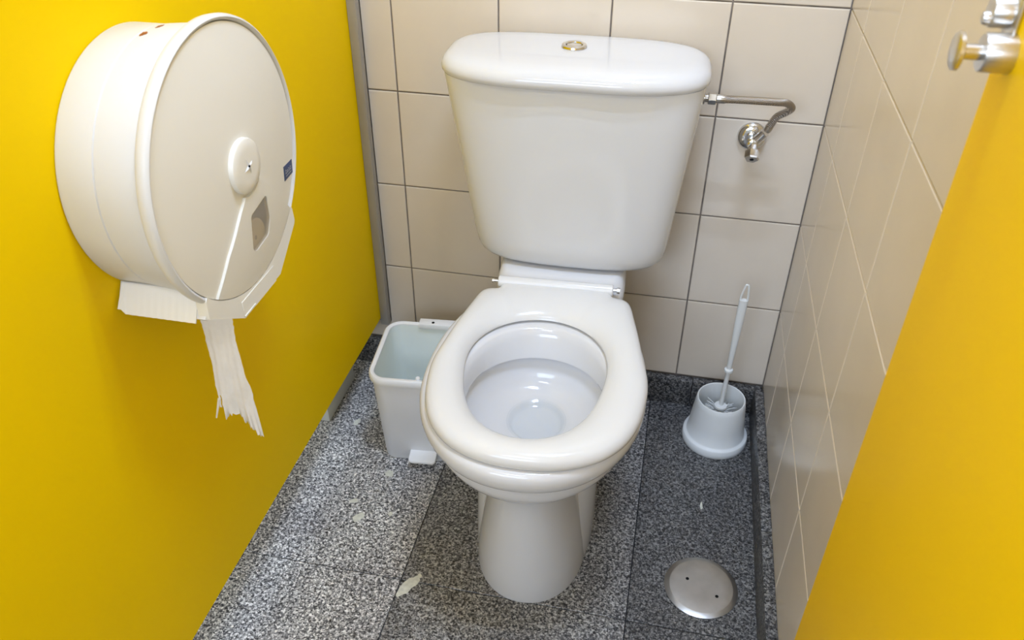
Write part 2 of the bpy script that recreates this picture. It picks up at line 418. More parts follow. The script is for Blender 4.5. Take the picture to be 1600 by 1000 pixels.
# pedestal front column up to the rim, outside
ped = [(0.0, .0985, -.47, .133, .30, 2.1), (0.006, .099, -.47, .134, .30, 2.1), (0.05, .0945, -.47, .133, .30, 2.15), (0.12, .085, -.47, .132, .28, 2.2),
       (0.18, .077, -.47, .131, .27, 2.2), (0.235, .0735, -.47, .132, .26, 2.2), (0.262, .0745, -.47, .137, .26, 2.2),
       (0.280, .082, -.47, .147, .262, 2.2), (0.296, .098, -.47, .164, .266, 2.15), (0.308, .120, -.47, .182, .27, 2.15), (0.318, .138, -.47, .193, .272, 2.15),
       (0.328, .1475, -.47, .1985, .274, 2.15), (0.338, .1525, -.47, .2015, .275, 2.15), (0.350, .1545, -.47, .203, .275, 2.15),
       (0.354, .1545, -.47, .203, .275, 2.15), (0.356, .1545, -.47, .2035, .275, 2.15), (0.3575, .158, -.47, .207, .275, 2.15), (0.362, .1625, -.47, .2125, .275, 2.15), (0.370, .1665, -.47, .217, .275, 2.15), (0.380, .1685, -.47, .2195, .275, 2.15),
       (0.390, .168, -.47, .219, .275, 2.15), (0.397, .165, -.47, .216, .272, 2.15), (0.400, .160, -.47, .211, .268, 2.15)]
for z, w, yc, lf, lb, n in ped: R_.append(egg(z, w, yc, lf, lb, n))
R_ = [[(p[0] * (1 + .058 * max(0, min(1, (p[2] - .285) / .05))) - .003 * max(0, min(1, (p[2] - .285) / .05)), p[1], p[2]) for p in r] for r in R_]
inner = [(0.4005, .124, -.485, .156, .150, 2.1), (0.398, .118, -.485, .149, .144, 2.1), (0.385, .1135, -.485, .144, .139, 2.1), (0.358, .1115, -.485, .142, .121, 2.1),
         (0.354, .1125, -.485, .143, .120, 2.1), (0.352, .117, -.485, .147, .125, 2.1), (0.345, .121, -.485, .151, .129, 2.1), (0.332, .1165, -.485, .147, .128, 2.1),
         (0.320, .1085, -.483, .139, .120, 2.1), (0.309, .0950, -.476, .122, .106, 2.1), (0.301, .0780, -.466, .096, .086, 2.05), (0.296, .0600, -.458, .070, .066, 2.0), (0.2925, .0470, -.455, .052, .050, 2.0),
         (0.288, .0430, -.455, .047, .045, 2.0), (0.284, .0370, -.455, .040, .039, 2.0)]
for z, w, yc, lf, lb, n in inner: R_.append(egg(z, w, yc, lf, lb, n))
add_loft(bm, R_)
# rear body (trapway casing)
rb = [(0.0, .110, .178), (0.006, .111, .179), (0.05, .110, .168), (0.10, .110, .150), (0.15, .111, .131), (0.20, .113, .114), (0.27, .117, .096), (0.315, .119, .085)]
rings_o = [egg(z, w, -.385, lf, .31, 2.5, 5.0, 64) for z, w, lf in rb]
rings_i = [egg(z, w - .006, -.385, lf - .006, .304, 2.5, 5.0, 64) for z, w, lf in rb[::-1]]
def under_basin(p):
    e = math.hypot(p[0] / .130, (p[1] + .478) / .160)
    return (p[0], p[1], min(p[2], .190 + .09 * e ** 4)) if e < 1.08 else p
add_loft(bm, [[under_basin(p) for p in r] for r in rings_o + rings_i], True, False, False)
# deck under the cistern
dk = [(0.30, .10, .12), (0.36, .114, .15), (0.395, .1185, .157), (0.405, .118, .153), (0.414, .116, .140), (0.421, .114, .126), (0.426, .111, .116), (0.428, .107, .108), (0.4285, .097, .10)]
add_loft(bm, [[(p[0] + .0105, p[1], p[2]) for p in egg(z, w, -.10, lf, .085, 7.0, 7.0, 64)] for z, w, lf in dk])
bowl = finish(bm, 'bowl', M['porcelain'], toilet, angle=60)
bm = bmesh.new(); add_loft(bm, [egg(0.2925, .0480, -.455, .053, .051, 2.0), egg(0.2935, .0500, -.455, .056, .054, 2.0)])
finish(bm, 'water', M['water'], toilet)

# seat ring
half = [(0, -.6800), (.03, -.6785), (.06, -.6725), (.09, -.6605), (.118, -.641), (.1435, -.609), (.1595, -.570), (.1685, -.522), (.1705, -.475), (.1625, -.42), (.1525, -.36), (.1425, -.31), (.134, -.272), (.124, -.2585), (.112, -.2555), (.1035, -.254), (.101, -.248), (.1, -.236), (.0985, -.228), (.06, -.2265), (0, -.2265)]
cm = catmull([(x, y, 0) for x, y in half], 12)
outl = [(p.x, p.y) for p in cm] + [(-p.x, p.y) for p in cm[-2:0:-1]]
SC = (0.0, -.478)
def ray_out(a):
    dx, dy = math.sin(a), -math.cos(a); best = 0
    for i in range(len(outl)):
        x1, y1 = outl[i]; x2, y2 = outl[(i + 1) % len(outl)]
        x1 -= SC[0]; x2 -= SC[0]; y1 -= SC[1]; y2 -= SC[1]
        ex, ey = x2 - x1, y2 - y1; den = dx * ey - dy * ex
        if abs(den) < 1e-12: continue
        t = (x1 * ey - y1 * ex) / den; s = (x1 * dy - y1 * dx) / den
        if -1e-9 <= s <= 1 + 1e-9 and t > best: best = t
    return best
NS = 240
def seat_ring(kind, z, f):
    out = []
    for i in range(NS):
        a = 2 * PI * i / NS
        ro = ray_out_c[i]; ri = 0.1282 - 0.0016 * math.cos(a) + 0.0163 * math.cos(2 * a) + 0.0037 * math.cos(3 * a)
        r = ro + (ri - ro) * f + (kind if f in (0.0, 1.0) else 0.0) * (-1 if f == 0.0 else 1)
        yy_ = SC[1] - r * math.cos(a)
        out.append((SC[0] + r * math.sin(a) + .0035 - .007 * f + .003 * max(0, min(1, (yy_ + .40) / .14)), SC[1] - r * math.cos(a) + .010 * f * (1 - math.cos(a)) / 2, z))
    return out
ray_out_c = [ray_out(2 * PI * i / NS) for i in range(NS)]
prof = [(0.04, .4035), (0.012, .4045), (0.0, .408), (0.0, .4125), (0.03, .4185), (0.09, .423), (0.2, .4265), (0.35, .428), (0.5, .4278), (0.66, .4255), (0.80, .4215), (0.91, .416), (0.98, .4105), (1.0, .4065), (0.985, .4045), (0.95, .4035)]
bm = bmesh.new()
rings = [seat_ring(0.0, z, f) for f, z in prof]
rings.append(rings[0])
rv = [[bm.verts.new(p) for p in r] for r in rings[:-1]]
for k in range(len(rv)):
    a, b = rv[k], rv[(k + 1) % len(rv)]
    for i in range(NS):
        j = (i + 1) % NS; bm.faces.new((a[i], a[j], b[j], b[i]))
seat = finish(bm, 'seat', M['seat'], toilet, angle=60)
lathe('hinge_barrel', M['seat'], seat, [(0.009, -0.0985), (0.0108, -0.097), (0.0108, 0.106), (0.009, 0.1075)], 24, 'X', (0.0, -.2415, .4238))
for sx in (-1, 1):
    x0 = 0.1077 if sx > 0 else -0.0987
    prof_ = [(0.0032, 0), (0.0032, 0.006 * sx), (0.0055, 0.0062 * sx), (0.0055, 0.0115 * sx)] if sx > 0 else [(0.0030, 0), (0.0030, 0.008 * sx), (0.0045, 0.0082 * sx), (0.0045, 0.011 * sx)]
    p = lathe('hinge_pin', M['chrome'], seat, prof_, 16, 'X', (x0, -.2415, .4248)); p['label'] = 'chrome hinge pin'
for sx in (-1, 1):
    box('seat_bumper', M['seat'], seat, sx * .13 - .012, sx * .13 + .012, -.40, -.38, .4005, .4042, .001)

# cistern
CX = 0.0165
def ctank(z, hw, yf, yb=-.022, n=4.2, bow=.010, N=96):
    out = []
    yc = (yf + yb) / 2; L = (yb - yf) / 2
    for i in range(N):
        a = 2 * PI * i / N; c, s = math.cos(a), math.sin(a)
        x = hw * sgnpow(s, 2 / n); y = yc - L * sgnpow(c, 2 / n)
        if c > 0: y -= bow * (1 - (x / hw) ** 2)
        out.append((CX + x, y, z))
    return out
bm = bmesh.new()
cs = [(.4295, .118, -.158), (.4305, .130, -.170), (.433, .140, -.179), (.438, .1490, -.1865), (.446, .1555, -.1915), (.458, .1600, -.1945), (.48, .1635, -.1965), (.54, .1700, -.199), (.62, .1790, -.202), (.70, .1885, -.2045), (.772, .1965, -.207), (.774, .1965, -.207)]
cs = [(z, hw * (1.10 - .01 * (.77 - z) / .34), yf) for z, hw, yf in cs]
add_loft(bm, [[(p[0] + .010 * (.77 - c[0]) / .34, p[1], p[2]) for p in ctank(*c)] for c in cs])
cist = finish(bm, 'cistern', M['porcelain_old'], toilet, angle=60, rot=(0, 0, math.radians(-2.0)))
bm = bmesh.new()
cl_ = [(.7690, .198, -.209), (.7685, .2025, -.214), (.770, .2055, -.2185), (.7745, .2085, -.2225), (.780, .2090, -.2235), (.786, .2075, -.2215), (.7915, .2040, -.217), (.7955, .1985, -.210), (.7985, .190, -.200), (.8000, .178, -.187), (.8010, .15, -.165), (.8015, .08, -.13)]
def lidring(z, hw, yf):
    k = (.2215 - hw); out = []
    yb = -.012 - k * 0.7; yc = (yf + yb) / 2; L = (yb - yf) / 2; n = 3.3
    for i in range(96):
        a = 2 * PI * i / 96; c, s = math.cos(a), math.sin(a)
        x = hw * sgnpow(s, 2 / n); y = yc - L * sgnpow(c, 2 / n)
        if c > 0: y -= (.006 * (1 - (x / hw) ** 2) + .0012 * math.cos(2 * PI * x / hw) * -1 * (1 - abs(x / hw) ** 4)) * min(1, abs(c) * 2)
        out.append((CX + x, y, z))
    return out
cl_ = [(z + .004 + (z - .769) * .06, hw + .0125, yf) for z, hw, yf in cl_]
add_loft(bm, [lidring(*c) for c in cl_])
lid = finish(bm, 'cistern_lid', M['porcelain'], toilet, angle=60, rot=(0, 0, math.radians(-2.0)))
BX, BY, BZ = 0.0115, -.1045, .8072
bz = lathe('button_bezel', M['chrome'], lid, [(0.0205, 0), (0.0215, 0.0015), (0.0205, 0.0045), (0.0175, 0.0058), (0.0145, 0.005), (0.0135, 0.003), (0.0133, 0.001)], 40, 'Z', (BX, BY, BZ)); bz['label'] = 'chrome flush button ring'
lathe('flush_button', M['chrome'], lid, [(0.0122, 0.001), (0.0122, 0.0038), (0.011, 0.0046), (0.004, 0.0042)], 32, 'Z', (BX, BY, BZ))
# yellowed lime edge where the lid sits on the left shoulder of the tank, and bolts at the deck
for sx in (-1, 1):
    lathe('floor_bolt_cap', M['white_plastic'], bowl, [(0.008, 0), (0.008, 0.003), (0.005, 0.006)], 16, 'Z', (sx * .118, -.25, 0.0)).hide_render = False

# ------------------------------------------------------------------ water supply: angle valve and braided hose
av = empty('angle_valve', (-0.119, 0, 0.637))
tag(av, 'chrome angle valve with round escutcheon on the tiles right of the cistern', 'valve')
lathe('escutcheon', M['chrome'], av, [(0.0262, 0.0), (0.0262, -0.003), (0.0235, -0.0075), (0.017, -0.0105), (0.011, -0.0115)], 40, 'Y')
lathe('valve_body', M['chrome'], av, [(0.009, -0.009), (0.009, -0.024), (0.0105, -0.026), (0.0105, -0.042), (0.008, -0.044)], 24, 'Y')
hd = tube('outlet', M['chrome'], av, [(0.002, -0.034, 0.002), (0.013, -0.038, 0.017), (0.017, -0.040, 0.024)], 0.0082, 18)
# square turn handle under the body, angled to the front
hm = bmesh.new(); add_lathe(hm, [(0.0080, 0), (0.0080, 0.009), (0.0105, 0.010), (0.0130, 0.012), (0.0130, 0.025), (0.0112, 0.0275)], 6, 'Z')
h_ = finish(hm, 'handle', M['chrome'], av, (0.001, -0.040, -0.002), (math.radians(128), 0.12, 0.1), angle=30)
lathe('handle_screw', M['black'], h_, [(0.0036, 0.0), (0.0036, 0.0006)], 12, 'Z', (0, 0, 0.0274))

hs = empty('supply_hose', (-0.2, -0.09, 0.7335))
tag(hs, 'braided steel supply hose bending from the cistern to the angle valve', 'hose')
hp = catmull([(0.016, 0, 0), (0.05, -0.001, 0.0015), (0.10, -0.002, 0.0025), (0.118, 0.001, 0.001), (0.1285, 0.008, -0.009), (0.1235, 0.022, -0.022), (0.111, 0.036, -0.037), (0.1045, 0.045, -0.056), (0.1015, 0.0485, -0.0665)], 10)
tube('braid', M['braid'], hs, hp, 0.0064, 18)
lathe('hose_nut', M['nickel'], hs, [(0.009, -0.009), (0.0103, -0.008), (0.0103, 0.004), (0.009, 0.005)], 6, 'X', (0.0, 0, 0), angle=30)
lathe('ferrule', M['nickel'], hs, [(0.0070, 0.004), (0.0076, 0.006), (0.0076, 0.018), (0.0070, 0.020)], 20, 'X')
lathe('inlet_thread', M['nickel'], hs, [(0.0105, -0.020), (0.0105, -0.014), (0.007, -0.0135), (0.007, -0.008)], 20, 'X')
fr = lathe('ferrule', M['nickel'], hs, [(0.0062, 0.0), (0.0070, 0.002), (0.0070, 0.010), (0.0062, 0.012)], 20, 'Z')
d_ = (Vector(hp[-6]) - Vector(hp[-1])).normalized(); fr.location = Vector(hp[-1]) - d_ * 0.002; fr.rotation_euler = d_.to_track_quat('Z', 'Y').to_euler()

# ------------------------------------------------------------------ pedal bin
pb = empty('pedal_bin', (-0.7045, -0.226, 0), (0, 0, math.radians(5.5)))
tag(pb, 'white plastic pedal bin without lid on the floor left of the toilet', 'bin')
def rr(hw, hd_, z, r, n=8):
    out = []
    for cx, cy, a0 in ((hw - r, hd_ - r, 0), (-hw + r, hd_ - r, PI / 2), (-hw + r, -hd_ + r, PI), (hw - r, -hd_ + r, 3 * PI / 2)):
        for k in range(n + 1):
            a = a0 + PI / 2 * k / n; out.append((cx + r * math.cos(a), cy + r * math.sin(a), z))
    return out
BW, BD, BH = .086, .099, .222
bm = bmesh.new()
add_loft(bm, [rr(.0665, .082, .0, .022), rr(.069, .0845, .003, .024), rr(BW - .005, BD - .005, BH - .014, .032), rr(BW - .009, BD - .009, BH - .014, .028), rr(.064, .079, .006, .02)], True, True, True)
finish(bm, 'body', M['bin_plastic'], pb)
bm = bmesh.new()
o_ = [(BW - .006, BD - .006, BH - .016, .031), (BW - .001, BD - .001, BH - .016, .035), (BW, BD, BH - .012, .036), (BW - .0005, BD - .0005, BH - .003, .0355), (BW - .003, BD - .003, BH, .033), (BW - .008, BD - .008, BH, .028), (BW - .0105, BD - .0105, BH - .002, .0255), (BW - .011, BD - .011, BH - .010, .025)]
add_loft(bm, [rr(*q) for q in o_], True, False, False)
rim = finish(bm, 'rim', M['white_plastic'], pb)
bm = bmesh.new()
add_loft(bm, [rr(BW - .0112, BD - .0112, BH - .004, .025), rr(.066, .078, .02, .02), rr(.060, .072, .016, .018)], True, False, True)
bk = finish(bm, 'inner_bucket', M['bin_inner'], pb); bk['label'] = 'pale greenish inner bucket'
box('hinge_block', M['white_plastic'], rim, -.018, .058, BD - .016, BD + .006, BH - .008, BH + .0045, .002)
lathe('hinge_hole', M['black'], rim, [(.0032, 0), (.0032, .0006)], 14, 'Z', (.012, BD - .008, BH + .0044))
lathe('lid_catch', M['white_plastic'], rim, [(.0045, -.004), (.0045, .0025), (.0035, .004)], 14, 'Z', (.016, -BD + .011, BH))
pd = bmesh.new()
add_loft(pd, [rr(.0268, .021, .0, .007), rr(.028, .0223, .0015, .008), rr(.028, .0223, .0055, .008), rr(.0268, .021, .007, .007)])
pedal = finish(pd, 'pedal', M['white_plastic'], pb, (.016, -.092, .022), (math.radians(8), 0, 0))
for sx in (-1, 1):
    box('pedal_slot', M['black'], pb, .016 + sx * .018 - .003, .016 + sx * .018 + .003, -.0850, -.0815, .0335, .0365)

# ------------------------------------------------------------------ toilet brush and its holder
bh = empty('brush_holder', (-0.095, -0.113, 0))
tag(bh, 'white plastic conical toilet brush holder in the corner', 'brush holder')
lathe('cup', M['rubber_brush'], bh, [(.0660, 0), (.0675, .002), (.0680, .008), (.0672, .0185), (.0655, .0205), (.0615, .0215), (.0595, .024), (.0560, .055), (.0510, .100), (.0492, .1115), (.0480, .1130), (.0463, .1125), (.0455, .1105), (.0480, .080), (.0530, .030), (.053, .008)], 64, 'Z', angle=50)
tb = empty('toilet_brush', (-0.0935, -0.110, 0.0))
tag(tb, 'white plastic toilet brush standing in the conical holder', 'brush')
ax0, ax1 = Vector((0.0005, 0.0, 0.085)), Vector((0.0055, 0.006, 0.3875))
dirv = (ax1 - ax0).normalized()
def on(z): return ax0 + dirv * ((z - ax0.z) / dirv.z)
tube('stem', M['rubber_brush'], tb, [on(.03), on(.09), on(.185)], .0046, 16)
cap = bmesh.new(); add_lathe(cap, [(.004, .0845), (.0125, .085), (.0135, .087), (.0125, .090), (.006, .092)], 28); finish(cap, 'splash_cap', M['rubber_brush'], tb)
bmb = bmesh.new()
for k in range(220):
    a = random.uniform(0, 2 * PI); z = random.uniform(.02, .083); r = random.uniform(.030, .038)
    p0 = Vector((.004 * math.cos(a), .004 * math.sin(a), z)); p1 = Vector((r * math.cos(a), r * math.sin(a), z + random.uniform(-.006, .006)))
    add_tube(bmb, [p0, p1], .0007, 4)
br_ = finish(bmb, 'bristles', M['bristle'], tb, smooth=False); br_['kind'] = 'stuff'
cl2 = bmesh.new(); add_lathe(cl2, [(.0055, -.005), (.0085, -.003), (.0090, 0), (.0085, .003), (.0055, .005)], 24); c_ = finish(cl2, 'collar', M['rubber_brush'], tb, on(.182), dirv.to_track_quat('Z', 'Y').to_euler())
hb = bmesh.new()
def hw_(t): return .0052 + .0035 * math.sin(min(1, t * 1.0) * PI / 2) ** 1.5
P_ = [on(.184 + (.352 - .184) * k / 20) for k in range(21)]
rg = []
for k, p in enumerate(P_):
    t = k / 20; a = hw_(t); b2 = .0045 + .0012 * t
    rg.append([p + Vector((a * math.cos(q), b2 * math.sin(q), 0)) for q in [2 * PI * i / 16 for i in range(16)]])
add_loft(hb, rg)
finish(hb, 'handle', M['rubber_brush'], tb)
lp = bmesh.new()
add_tube(lp, catmull([on(.350) + Vector((-.0068, 0, 0)), on(.362) + Vector((-.0062, 0, 0)), on(.382) + Vector((-.0020, 0, 0)), on(.3855), on(.382) + Vector((.0036, 0, 0)), on(.362) + Vector((.0062, 0, 0)), on(.350) + Vector((.0068, 0, 0))], 6), .0021, 10)
finish(lp, 'hanging_loop', M['rubber_brush'], tb)

# ------------------------------------------------------------------ floor drain cover
dc = empty('drain_cover', (-0.1130, -0.5060, 0))
tag(dc, 'round steel drain cover plate with two screw holes in the floor', 'drain cover')
lathe('plate', M['steel_plate'], dc, [(.0640, .0003), (.0642, .0016), (.0560, .0042), (.0545, .0044), (.0300, .0040), (.004, .0039)], 72, 'Z', angle=12)
for hx_, hy_ in ((-.0243, .0110), (.0274, -.0163)):
    lathe('screw_hole', M['black'], dc, [(.0030, .0036), (.0030, .0043)], 16, 'Z', (hx_, hy_, 0))

# ------------------------------------------------------------------ jumbo paper dispenser
DC = (-0.865, -0.673, 0.824)
dp = empty('paper_dispenser', DC)
tag(dp, 'round white jumbo toilet paper dispenser mounted on the yellow partition', 'dispenser')
dep = 0.113
bm = bmesh.new()
add_lathe(bm, [(.020, .001), (.1475, .001), (.1495, .004), (.1497, .044), (.1485, .0452), (.1485, .0462), (.1503, .047), (.1555, dep - .012), (.1545, dep - .010), (.147, dep - .010), (.143, .05), (.142, .006), (.020, .0055)], 128, 'X')
drum = finish(bm, 'drum', M['disp_drum'], dp, angle=35)
bm = bmesh.new()
add_lathe(bm, [(.1545, dep - .014), (.1610, dep - .0135), (.1640, dep - .010), (.1650, dep - .004), (.1640, dep + .0005), (.1615, dep + .0025), (.1590, dep + .0015), (.1578, dep - .002), (.1570, dep - .006), (.150, dep - .008)], 128, 'X', cap0=False, cap1=False)
finish(bm, 'rim', M['disp_drum'], dp, angle=50)
RF, DOME = .1568, .0135
def dome(r): return dep - .0005 + DOME * (1 - (min(r, RF) / RF) ** 2)
from mathutils.geometry import delaunay_2d_cdt
def inside(poly, y, z):
    c = False; j = len(poly) - 1
    for i in range(len(poly)):
        yi, zi = poly[i]; yj, zj = poly[j]
        if (zi > z) != (zj > z) and y < (yj - yi) * (z - zi) / (zj - zi) + yi: c = not c
        j = i
    return c
def round_poly(P, r, n=5):
    out = []
    for i in range(len(P)):
        a, b, c = Vector(P[i - 1]), Vector(P[i]), Vector(P[(i + 1) % len(P)])
        d0 = (a - b).normalized() * r; d1 = (c - b).normalized() * r
        for k in range(n + 1):
            t = k / n
            out.append(tuple((b + d0) * (1 - t) ** 2 + b * 2 * t * (1 - t) + (b + d1) * t ** 2))
    return out
def shell(name, outline, holes, lift, thick, mat, parent, step=.012):
    """thin domed plate: (y, z) outline with holes, laid on the dome"""
    V = []; E_ = []
    def loop(P):
        n0 = len(V); V.extend([Vector(p) for p in P]); E_.extend([(n0 + k, n0 + (k + 1) % len(P)) for k in range(len(P))])
    loop(outline)
    for h in holes: loop(h)
    ymin, ymax = min(p[0] for p in outline), max(p[0] for p in outline); zmin, zmax = min(p[1] for p in outline), max(p[1] for p in outline)
    y = ymin
    while y < ymax:
        z = zmin
        while z < zmax:
            p = (y, z)
            if inside(outline, *p) and not any(inside(h, *p) for h in holes):
                if min((Vector(q) - Vector(p)).length for q in V[:len(E_)]) > step * .35: V.append(Vector(p))
            z += step
        y += step
    vo, eo, fo, *_ = delaunay_2d_cdt(V, E_, [], 0, 1e-6)
    bm = bmesh.new()
    top = [bm.verts.new((dome(v.length) + lift, v.x, v.y)) for v in vo]
    bot = [bm.verts.new((dome(v.length) + lift - thick, v.x, v.y)) for v in vo]
    cnt = {}
    for f in fo:
        c = sum((vo[i] for i in f), Vector((0, 0))) / len(f)
        if not inside(outline, c.x, c.y) or any(inside(h, c.x, c.y) for h in holes): continue
        bm.faces.new([top[i] for i in f]); bm.faces.new([bot[i] for i in reversed(f)])
        for k in range(len(f)):
            e = (f[k], f[(k + 1) % len(f)]); cnt[e] = 1
    for (a, b) in list(cnt):
        if (b, a) not in cnt: bm.faces.new((top[b], top[a], bot[a], bot[b]))
    loose = [v for v in bm.verts if not v.link_faces]
    bmesh.ops.delete(bm, geom=loose, context='VERTS')
    return finish(bm, name, mat, parent, angle=35)
def pol(r, d): return (r * math.cos(math.radians(d)), r * math.sin(math.radians(d)))
def a_left(r):
    T = [(.0, -100), (.031, -109), (.06, -120.5), (.1057, -125.5), (.157, -126)]
    for (r0, a0), (r1, a1) in zip(T[:-1], T[1:]):
        if r <= r1: return a0 + (a1 - a0) * (r - r0) / (r1 - r0)
    return T[-1][1]
KR = .0315
A_R = -45.5
radii = [KR + (RF - KR) * k / 10 for k in range(11)]
main_out = [pol(RF, a_left(RF) - (a_left(RF) + 360 - A_R) * k / 110) for k in range(0)]
a_end = a_left(RF) + 360
main_out = [pol(RF, A_R + (a_end - A_R) * k / 110) for k in range(111)] + [pol(r, a_left(r) + 360) for r in radii[-2::-1]] \
    + [pol(KR - .004, (a_left(KR) + 360) + (A_R - a_left(KR) - 360) * k / 24) for k in range(25)] + [pol(r, A_R) for r in radii[:-1]]
shell('face_panel', main_out, [], 0.0, .003, M['disp_face'], dp)
win = round_poly([(.0362, -.0545), (.0412, -.0900), (.0335, -.1095), (-.0020, -.1135), (-.0100, -.1085), (-.0072, -.0615)], .005)
wed = [pol(r, a_left(r)) for r in radii[1:]] + [pol(RF, a_left(RF) + (A_R - a_left(RF)) * k / 30) for k in range(1, 31)] \
    + [pol(r, A_R) for r in radii[-2:0:-1]] + [pol(KR + .0055, A_R + (a_left(KR) - A_R) * k / 14) for k in range(0, 15)]
wp = shell('refill_flap', wed, [win], .0036, .0045, M['disp_face'], dp, .010)
# window: smoky pane a little below the flap
m_win, nt_w, b_w = new_mat('smoky_pane')
tr = nt_w.nodes.new('ShaderNodeBsdfTransparent'); tr.inputs[0].default_value = (0.95, 0.92, 0.86, 1)
mxs = nt_w.nodes.new('ShaderNodeMixShader'); mxs.inputs[0].default_value = 0.34
b_w.inputs['Base Color'].default_value = (0.66, 0.62, 0.57, 1); b_w.inputs['Roughness'].default_value = 0.15
nt_w.links.new(tr.outputs[0], mxs.inputs[1]); nt_w.links.new(b_w.outputs[0], mxs.inputs[2])
nt_w.links.new(mxs.outputs[0], nt_w.nodes['Material Output'].inputs['Surface'])
ws = [(y * 1.0 + (y - .0155) * .04, z + (z + .088) * .04) for y, z in win]
shell('window_pane', ws, [], .0030, .0010, m_win, wp, .012)['label'] = 'smoky clear window pane'
# maker plate, printed letters too small to read are short light strokes
LG = [(.1068, -.0514), (.1405, -.0555), (.1395, -.0740), (.1062, -.0715)]
lgm = shell('maker_plate', [LG[3], LG[2], LG[1], LG[0]], [], .0006, .0008, M['blue'], dp, .02)
lgm['label'] = 'dark blue printed maker plate'
def lp_(u, v):
    a = Vector(LG[0]).lerp(Vector(LG[1]), u); b = Vector(LG[3]).lerp(Vector(LG[2]), u); return tuple(a.lerp(b, v))
bm = bmesh.new()
def quad(u0, u1, v0, v1, du=0.0):
    pts = [lp_(u0 + du, v0), lp_(u1 + du, v0), lp_(u1, v1), lp_(u0, v1)]
    bm.faces.new([bm.verts.new((dome(math.hypot(*p)) + .0009, p[0], p[1])) for p in pts])
for k, (w, lo, hi) in enumerate([(.075, .26, .60), (.06, .36, .60), (.07, .36, .60), (.05, .28, .60), (.06, .36, .60), (.07, .30, .60), (.045, .36, .60)]):
    u = .13 + k * .108
    quad(u, u + w * .38, lo, hi, .01); quad(u + w * .3, u + w, lo + .02, lo + .10, .01); quad(u + w * .3, u + w, hi - .1, hi)
quad(.16, .82, .72, .78)
m_lt = principled('plate_print', (0.5, 0.52, 0.6), 0.5)
finish(bm, 'plate_print', m_lt, lgm, smooth=False)
# locking knob
kx = dome(.02)
kn = lathe('lock_knob', M['disp_face'], dp, [(.0425, kx - .0055), (.0425, kx - .0018), (.0325, kx - .0012), (.0325, kx + .0030), (.0318, kx + .0052), (.0300, kx + .0064), (.020, kx + .0072), (.004, kx + .0074)], 56, 'X', (0, 0, 0), angle=30)
bm = bmesh.new()
star0, star1 = [], []
for k in range(16):
    an = 2 * PI * k / 16 + math.radians(18)
    rr0 = {0: .0118, 1: .0042, 2: .0030, 3: .0042}[k % 4]
    star0.append((kx + .0070, rr0 * math.cos(an), rr0 * math.sin(an)))
    star1.append((kx + .0092, .42 * rr0 * math.cos(an), .42 * rr0 * math.sin(an)))
add_loft(bm, [star0, star1])
finish(bm, 'key_slot', M['disp_drum'], kn, angle=20)
lathe('key_hole', M['black'], kn, [(.0015, kx + .0085), (.0015, kx + .0095)], 12, 'X', (0, -.0012, .001))
# octagonal chute under the drum
CH = [(-.1020, -.1105), (-.1190, -.1375), (-.1145, -.1420), (-.0485, -.1835), (.0550, -.1825), (.1165, -.1385), (.1200, -.1345), (.1030, -.1100)]
arc = [pol(.150, -47 - (133 - 47) * k / 20) for k in range(21)]
bm = bmesh.new()
prof_c = CH + arc
xa, xb = .002, dep - .001
f0 = [bm.verts.new((xa, y, z)) for y, z in prof_c]; f1 = [bm.verts.new((xb, y, z)) for y, z in prof_c]
n = len(prof_c)
for k in range(n):
    if k in (2, 3, 4): continue          # open below for the paper
    bm.faces.new((f0[k], f0[(k + 1) % n], f1[(k + 1) % n], f1[k]))
bmesh.ops.recalc_face_normals(bm, faces=bm.faces)
finish(bm, 'chute', M['disp_drum'], dp, angle=20)
# front plate of the chute, cream, following the rim
bm = bmesh.new()
arc2 = [pol(.1585, -45 - (135 - 45) * k / 28) for k in range(29)]
pl = [(-.1160, -.1160), (-.1175, -.1385), (-.1130, -.1415), (-.0485, -.1845), (.0550, -.1835), (.1150, -.1395), (.1180, -.1350), (.1160, -.1160)]
V_ = [Vector(p) for p in pl + arc2]
a_ = [bm.verts.new((dep - .010, p.x, p.y)) for p in V_]; b2_ = [bm.verts.new((dep + .0030, p.x * .995, p.y * .995)) for p in V_]
n = len(V_)
for k in range(n): bm.faces.new((a_[k], a_[(k + 1) % n], b2_[(k + 1) % n], b2_[k]))
bm.faces.new(b2_); bm.faces.new(a_[::-1])
bmesh.ops.triangulate(bm, faces=[f for f in bm.faces if len(f.verts) > 4])
finish(bm, 'chute_front', M['disp_face'], dp, angle=25)
bm = bmesh.new()
add_box(bm, dep + .0028, dep + .0040, -.0485, .040, -.1838, -.160, .0005, 1); add_box(bm, dep + .0034, dep + .0050, -.0485, -.02, -.1815, -.1795, .0005, 1)
finish(bm, 'latch_tab', M['disp_face'], dp)
